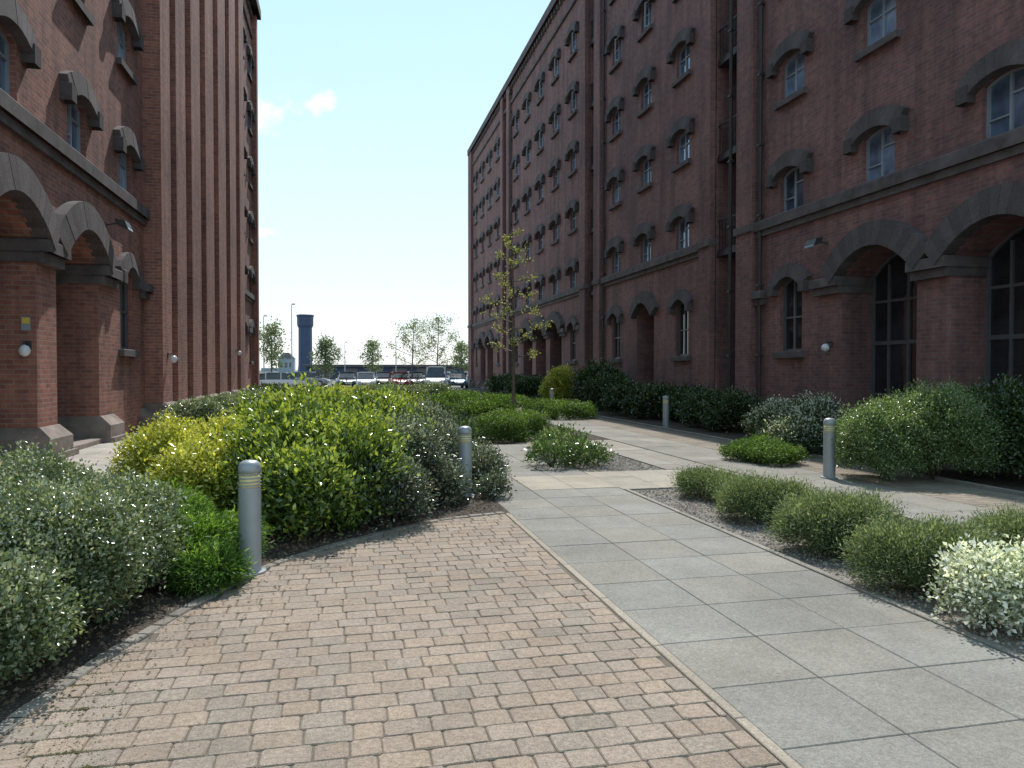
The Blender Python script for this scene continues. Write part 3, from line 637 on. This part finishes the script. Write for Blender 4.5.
# ------------------------------------------------------------ trees
def tree(name,label,px,d,H,tr,cb,spread,nb,leafL,per,c1,c2,group=None,sig=.16,lean=.02,up=(.35,.8),shape=.6):
    x,y=P(px,d); root=empty(name,(x,y,.0),label,'tree',group); rnd=random.Random(int(px*7+d))
    pts=[];rad=[]
    for i in range(9):
        t=i/8; pts.append((math.sin(t*5+px)*.03*H*.3*t+lean*H*t,math.cos(t*4+px)*.02*H*.3*t,H*.97*t)); rad.append(tr*(1-.85*t))
    a=MB(); a.tube(pts,rad,10); a.build('trunk',M['bark'],root,smooth=True)
    br=MB(); tips=[]
    for k in range(nb):
        t=cb+(1-cb)*(k+.5)/nb; i=min(7,int(t*8)); u=t*8-i; p0=Vector(pts[i]).lerp(Vector(pts[i+1]),u)
        q=k*2.4+rnd.uniform(-.4,.4); tt=(t-cb)/(1-cb); ln=spread*(1-shape*abs(tt-.3))*rnd.uniform(.55,1.1)*(1 if tt<.85 else .6)
        dirv=Vector((math.cos(q),math.sin(q),rnd.uniform(*up))).normalized()
        p1=p0+dirv*ln*.55; p2=p0+dirv*ln+Vector((0,0,rnd.uniform(.0,.15)*ln)); r0=tr*(1-.8*t)*.55
        br.tube([p0,p1,p2],[r0,r0*.6,r0*.25],5)
        for m in range(6):
            s=rnd.uniform(.3,1); b=p0.lerp(p1,s*2) if s<.5 else p1.lerp(p2,(s-.5)*2)
            e=b+Vector((rnd.uniform(-1,1),rnd.uniform(-1,1),rnd.uniform(-.2,.8)))*ln*.3
            br.tube([b,e],[r0*.3,r0*.1],4,False); tips+= [(b,e)]
        tips.append((p1,p2))
    br.build('branches',M['bark'],root)
    P_=[];cl=[]
    for (b,e) in tips:
        n=per; s=rng.random(n)[:,None]; P_.append(np.array(b)*(1-s)+np.array(e)*s+rng.normal(0,sig,(n,3))); cl.append(np.full(n,rng.random()))
    p=np.concatenate(P_); n=len(p); t=(.5*np.concatenate(cl)+.5*rng.random(n))[:,None]
    col=np.array(c1)*(1-t)+np.array(c2)*t
    leafmesh('crown',p,rng.normal(0,1,(n,3))+np.array([0,0,-.3]),rng.normal(0,1,(n,3)),np.full(n,leafL)*rng.uniform(.6,1.2,n),np.full(n,leafL*.6),col,M['leaf'],root)
tree('young_tree','slender young tree with sparse yellow green leaves in the central bed',514,29.5,7.3,.07,.28,1.7,22,.10,9,(.22,.24,.09),(.40,.40,.16),sig=.065,lean=-.012,up=(-.02,.3),shape=.75)
tree('young_tree','small bushy green tree left of the blue tower lamp post',271,75,6.2,.1,.3,1.6,14,.26,16,(.13,.17,.09),(.21,.25,.13),sig=.3)
tree('young_tree','rounded dark green tree right of the dark blue tower',325,80,4.8,.12,.25,1.7,16,.26,17,(.10,.14,.08),(.18,.22,.12),sig=.32)
tree('young_tree','small round light green tree left of the parked white van',372,85,4.9,.1,.3,1.7,13,.24,14,(.13,.18,.09),(.22,.26,.14),sig=.28)
tree('young_tree','wide thin leaved tree leftmost of the pair behind the cars',412,70,6.0,.09,.3,2.5,16,.18,13,(.16,.19,.11),(.25,.28,.17),sig=.22)
tree('young_tree','taller thin leaved tree of the pair behind the cars',437,68,6.4,.09,.3,2.0,16,.18,12,(.16,.19,.11),(.25,.28,.17),sig=.22)
tree('young_tree','small dense tree next to the right warehouse end',461,86,4.6,.1,.3,1.6,13,.24,17,(.13,.17,.09),(.2,.24,.12),sig=.28)
# ------------------------------------------------------------ far background
x,y=P(305.5,350); t=empty('tower',(x,y,0),'dark blue octagonal tower with wider top on the skyline','tower')
a=MB(); a.lathe([(3.7,0),(3.2,4),(3.1,21.4),(3.15,21.6)],8); a.build('shaft',M['tower'],t)
a=MB(); a.lathe([(3.15,21.6),(3.7,22.6),(3.75,26.6),(4.0,26.9),(4.0,27.6),(3.8,27.7)],8); a.build('head',M['tower'],t)
x,y=P(287,260); t=empty('far_building',(x,y,0),'small grey far building left of the dark tower','building')
a=MB(); a.box(-2.6,2.6,-4,4,0,5.6); a.build('wall',M['pale'],t); a=MB(); a.loft([[(-2.8,-4.2,5.6),(2.8,-4.2,5.6),(2.8,4.2,5.6),(-2.8,4.2,5.6)],[(-.9,-4.2,7.6),(.9,-4.2,7.6),(.9,4.2,7.6),(-.9,4.2,7.6)]]); a.build('roof',M['frameg'],t)
for k in range(3):
    a=MB(); a.box(-2.1+k*1.6,-1.2+k*1.6,-4.03,-4.0,2.5,4.2); a.build('window',M['carglass'],t)
x,y=P(395,130); t=empty('dock_shed',(x,y,0),'long low flat roofed shed behind the car park','shed')
a=MB(); a.box(-15,22,0,8,0,2.1); a.build('wall',M['tower'],t); a=MB(); a.cbox(-15.6,22.6,-.6,8.6,2.1,2.55,.05); a.build('roof',M['metald'],t)
for k in range(8):
    a=MB(); a.box(-13+k*4.2,-10.6+k*4.2,-.03,0,.2,1.9); a.build('shutter_door',M['frameg'],t)
x,y=P(330,98); t=empty('railing',(x,y,0),'low dark metal railing closing the car park','railing')
a=MB(); a.box(-34,40,-.03,.03,1.15,1.22); a.build('top_rail',M['metald'],t); a=MB(); a.box(-34,40,-.03,.03,.2,.26); a.build('bottom_rail',M['metald'],t)
pm_=MB(); pm_.box(-.04,.04,-.04,.04,0,1.3); pme=pm_.mesh('post',M['metald'])
for k in range(38): link('post',pme,t,(-34+k*2,0,0))
bm_=MB()
for k in range(370): bm_.box(-34+k*.2-.012,-34+k*.2+.012,-.012,.012,.26,1.15)
o=bm_.build('bars',M['metald'],t); o['kind']='stuff'
mb=MB()
for i in range(26):
    q=-500+i*46+random.uniform(-10,10); h=random.uniform(2,5); w_=random.uniform(18,34); mb.box(q,q+w_,900,930,-.5,h)
tag(mb.build('distant_skyline',M['pale']),'hazy row of distant dockside sheds on the horizon','skyline',kind='stuff')
def lamp_post(px,d,H,label,arm=1.0):
    x,y=P(px,d); t=empty('lamp_post',(x,y,0),label,'lamp post','lamp posts around the car park')
    a=MB(); a.tube([(0,0,0),(0,0,1.2),(0,0,1.25),(0,0,H)],[.11,.11,.07,.045],8); a.build('post',M['metal'],t)
    a=MB(); a.tube([(0,0,H-.05),(arm*.5,0,H+.1),(arm,0,H+.12)],.03,6); a.build('arm',M['metal'],t)
    a=MB(); a.box(arm-.1,arm+.3,-.14,.14,H+.07,H+.18); a.build('lantern',M['metald'],t)
lamp_post(292,88,9.3,'tallest lamp post just left of the dark blue tower',.1)
lamp_post(264,92,8.2,'lamp post standing behind the small bushy green tree',.1)
lamp_post(396,105,6.2,'slim lamp post behind the thin leaved trees',.1)
lamp_post(345,120,6.0,'distant lamp post right of the rounded dark tree',.1)
# ------------------------------------------------------------ cars
def ring(x,zl,zt,hw):
    s=[(hw*.88,zl),(hw*.98,zl+.12),(hw,(zl+zt)/2),(hw*.97,zt-.12),(hw*.88,zt)]
    return [(x,a,b) for a,b in s]+[(x,-a,b) for a,b in s[::-1]]
def car(px,d,rz,pm,label,van=False):
    x,y=P(px,d); t=empty('parked_car',(x,y,-.02),label,'van' if van else 'car','cars parked at the far end of the courtyard',rz)
    if van: t.name='parked_van'
    H=1.95 if van else 1.46; Lh=2.2 if van else 2.08; hw=.9 if van else .86; bt=1.05 if van else .92
    a=MB(); a.loft([ring(-Lh,.42,bt-.22,hw*.86),ring(-Lh+.12,.28,bt-.04,hw*.97),ring(-1.2,.22,bt,hw),ring(.7,.22,bt,hw),ring(1.25,.22,bt-.06,hw),ring(Lh-.25,.26,bt-.2,hw*.95),ring(Lh,.4,bt-.34,hw*.8)])
    a.build('body',pm,t)
    def cr(x,zt,w1,w2): return [(x,w1,bt-.03),(x,(w1*.35+w2*.65),bt+(zt-bt)*.7),(x,w2,zt),(x,-w2,zt),(x,-(w1*.35+w2*.65),bt+(zt-bt)*.7),(x,-w1,bt-.03)]
    xs=[(-Lh+.15,bt+.02),(-Lh+.5,H-.12),(-.9,H-.03),(.2,H-.03),(.6,H-.15),(1.3,bt)]
    g=MB(); g.loft([cr(X,Z,hw*.9,hw*.72) for X,Z in xs]); g.build('windows',M['carglass'],t)
    r=MB(); r.loft([[(X,hw*.73,H-.10),(X,hw*.66,H-.0),(X,-hw*.66,H),(X,-hw*.73,H-.10)] for X in (-Lh+.5,-1.0,.1,.5)])
    for X in (-1.15,-.05):
        for s in (1,-1): r.box(X-.04,X+.04,min(s*hw*.72,s*hw*.92),max(s*hw*.72,s*hw*.92),bt-.03,H-.05)
    r.build('roof',pm,t)
    for sx in (-1.28,1.3):
        for s in (1,-1):
            w=MB(); yy=s*(hw-.1); w.tube([(0,-.1,0),(0,.1,0)],.31,16); o=w.build('wheel',M['tyre'],t,loc=(sx,yy,.31))
            k=MB(); k.tube([(0,s*.101,0),(0,s*.115,0)],.19,12); k.build('rim',M['rim'],o)
    for s in (1,-1):
        a=MB(); a.box(Lh-.16,Lh-.02,s*hw*.62-.15,s*hw*.62+.15,bt-.42,bt-.25); a.build('headlight',M['lamp'],t)
        a=MB(); a.box(-Lh-.01,-Lh+.1,s*hw*.68-.1,s*hw*.68+.1,bt-.35,bt-.1); a.build('taillight',M['red'],t)
        a=MB(); a.box(.95,1.1,min(s*hw,s*(hw+.18)),max(s*hw,s*(hw+.18)),bt,bt+.13); a.build('wing_mirror',pm,t)
    a=MB(); a.box(Lh-.005,Lh+.012,-.26,.26,.42,.53); a.build('number_plate',M['plate'],t)
pw=paint('white_paint',(.75,.76,.77)); ps=paint('silver_paint',(.30,.32,.34)); pd=paint('dark_blue_paint',(.03,.04,.08)); pr=paint('red_paint',(.35,.03,.03)); pk=paint('black_paint',(.02,.02,.022)); pb=paint('light_blue_paint',(.20,.34,.5))
car(281,57,R(8),pw,'white car parked beside the left warehouse corner')
car(266,70,R(-80),pk,'black car behind the white car at the left corner')
car(309,72,R(-15),ps,'silver car parked below the dark blue tower')
car(346,68,R(-85),pd,'dark blue car parked above the laurel')
car(366,66,R(-92),pw,'white car facing the courtyard left of the red car')
car(383,72,R(-90),pk,'black car between the white car and the red car')
car(399,68,R(-88),pr,'red car parked in the middle of the row')
car(415,71,R(-90),pd,'dark car just left of the white van')
car(436,64,R(-98),pw,'white van with bright windscreen before the trees',True)
car(456,67,R(-90),pb,'light blue car right of the white van')
car(473,72,R(-88),pk,'black car half hidden at the right warehouse corner')
# ------------------------------------------------------------ light, sky, camera
AZ,EL=R(13),R(54)
S=Vector((math.sin(AZ)*math.cos(EL),math.cos(AZ)*math.cos(EL),math.sin(EL)))
sl=bpy.data.lights.new('sun','SUN'); sl.energy=4.8; sl.angle=R(.53); sl.color=(1,.97,.92)
so=bpy.data.objects.new('sun',sl); C.objects.link(so); so.rotation_euler=(-S).to_track_quat('-Z','Y').to_euler(); so.location=(0,0,40)
w=bpy.data.worlds.new('World'); bpy.context.scene.world=w; w.use_nodes=True; nt=w.node_tree
bg=nt.nodes['Background']; sky=nt.nodes.new('ShaderNodeTexSky'); sky.sky_type='NISHITA'; sky.sun_disc=False; sky.sun_elevation=EL; sky.sun_rotation=AZ; sky.air_density=1.0; sky.dust_density=1.0; sky.ozone_density=1.5
tc=nt.nodes.new('ShaderNodeTexCoord').outputs['Generated']
def pdir(px,py):
    cx=(px-512)/F; up=(370-py)/F; return Vector((cx*CT+ST_S,-cx*ST_S+CT,up)).normalized()
mask=None
nz=noise(nt,tc,24,9,.66)
for (px,py,wx,wz) in ((266,112,.052,.036),(322,105,.024,.018),(262,232,.018,.010),(335,348,.30,.03),(236,122,.05,.02)):
    c=pdir(px,py); sb=N(nt,'ShaderNodeVectorMath',operation='SUBTRACT'); nt.links.new(tc,sb.inputs[0]); sb.inputs[1].default_value=c
    ml=N(nt,'ShaderNodeVectorMath',operation='MULTIPLY'); nt.links.new(sb.outputs[0],ml.inputs[0]); ml.inputs[1].default_value=(1/wx,1/wx,1/wz)
    ln=N(nt,'ShaderNodeVectorMath',operation='LENGTH'); nt.links.new(ml.outputs[0],ln.inputs[0])
    s1=N(nt,'ShaderNodeMath',operation='SUBTRACT'); s1.inputs[0].default_value=1; nt.links.new(ln.outputs['Value'],s1.inputs[1])
    if mask is None: mask=s1.outputs[0]
    else:
        mm=N(nt,'ShaderNodeMath',operation='MAXIMUM'); nt.links.new(mask,mm.inputs[0]); nt.links.new(s1.outputs[0],mm.inputs[1]); mask=mm.outputs[0]
ad=N(nt,'ShaderNodeMath',operation='MULTIPLY_ADD'); nt.links.new(nz,ad.inputs[0]); ad.inputs[1].default_value=5.0; ad.inputs[2].default_value=-3.0
ad2=N(nt,'ShaderNodeMath',operation='ADD'); nt.links.new(ad.outputs[0],ad2.inputs[0])
mk=N(nt,'ShaderNodeMath',operation='MULTIPLY'); nt.links.new(mask,mk.inputs[0]); mk.inputs[1].default_value=1.8; nt.links.new(mk.outputs[0],ad2.inputs[1])
mr=N(nt,'ShaderNodeMapRange'); nt.links.new(ad2.outputs[0],mr.inputs['Value']); mr.inputs['From Min'].default_value=0.0; mr.inputs['From Max'].default_value=1.0; mr.inputs['To Max'].default_value=.85
# the clouds fade to nothing at the rim of each patch
fd=N(nt,'ShaderNodeMapRange'); nt.links.new(mask,fd.inputs['Value']); fd.inputs['From Min'].default_value=-.35; fd.inputs['From Max'].default_value=.1
fm2=N(nt,'ShaderNodeMath',operation='MULTIPLY'); nt.links.new(mr.outputs[0],fm2.inputs[0]); nt.links.new(fd.outputs[0],fm2.inputs[1])
spz=nt.nodes.new('ShaderNodeSeparateXYZ'); nt.links.new(tc,spz.inputs[0])
haze=ramp(nt,spz.outputs[2],[(0,(.93,.98,.98)),(.14,(.81,.97,1.0)),(.42,(.58,.89,1.0)),(.7,(.42,.68,.88)),(1,(.32,.52,.74))])
hz=nt.nodes.new('ShaderNodeVectorMath'); hz.operation='SCALE'; nt.links.new(haze,hz.inputs[0]); hz.inputs['Scale'].default_value=9.3
tint=mixc(nt,.78,sky.outputs[0],hz.outputs[0])
col=mixc(nt,fm2.outputs[0],tint,(9.3,9.5,9.6))
nt.links.new(col,bg.inputs[0]); bg.inputs[1].default_value=.128
cam=bpy.data.cameras.new('camera'); co=bpy.data.objects.new('camera',cam); C.objects.link(co)
cam.sensor_width=36; cam.lens=F/1024*36; cam.clip_end=9000; cam.clip_start=.05
co.location=(0,0,1.6); co.rotation_euler=(R(90-1.08),0,-TH)
sc=bpy.context.scene; sc.camera=co; sc.view_settings.view_transform='Standard'; sc.view_settings.look='None'; sc.view_settings.exposure=0
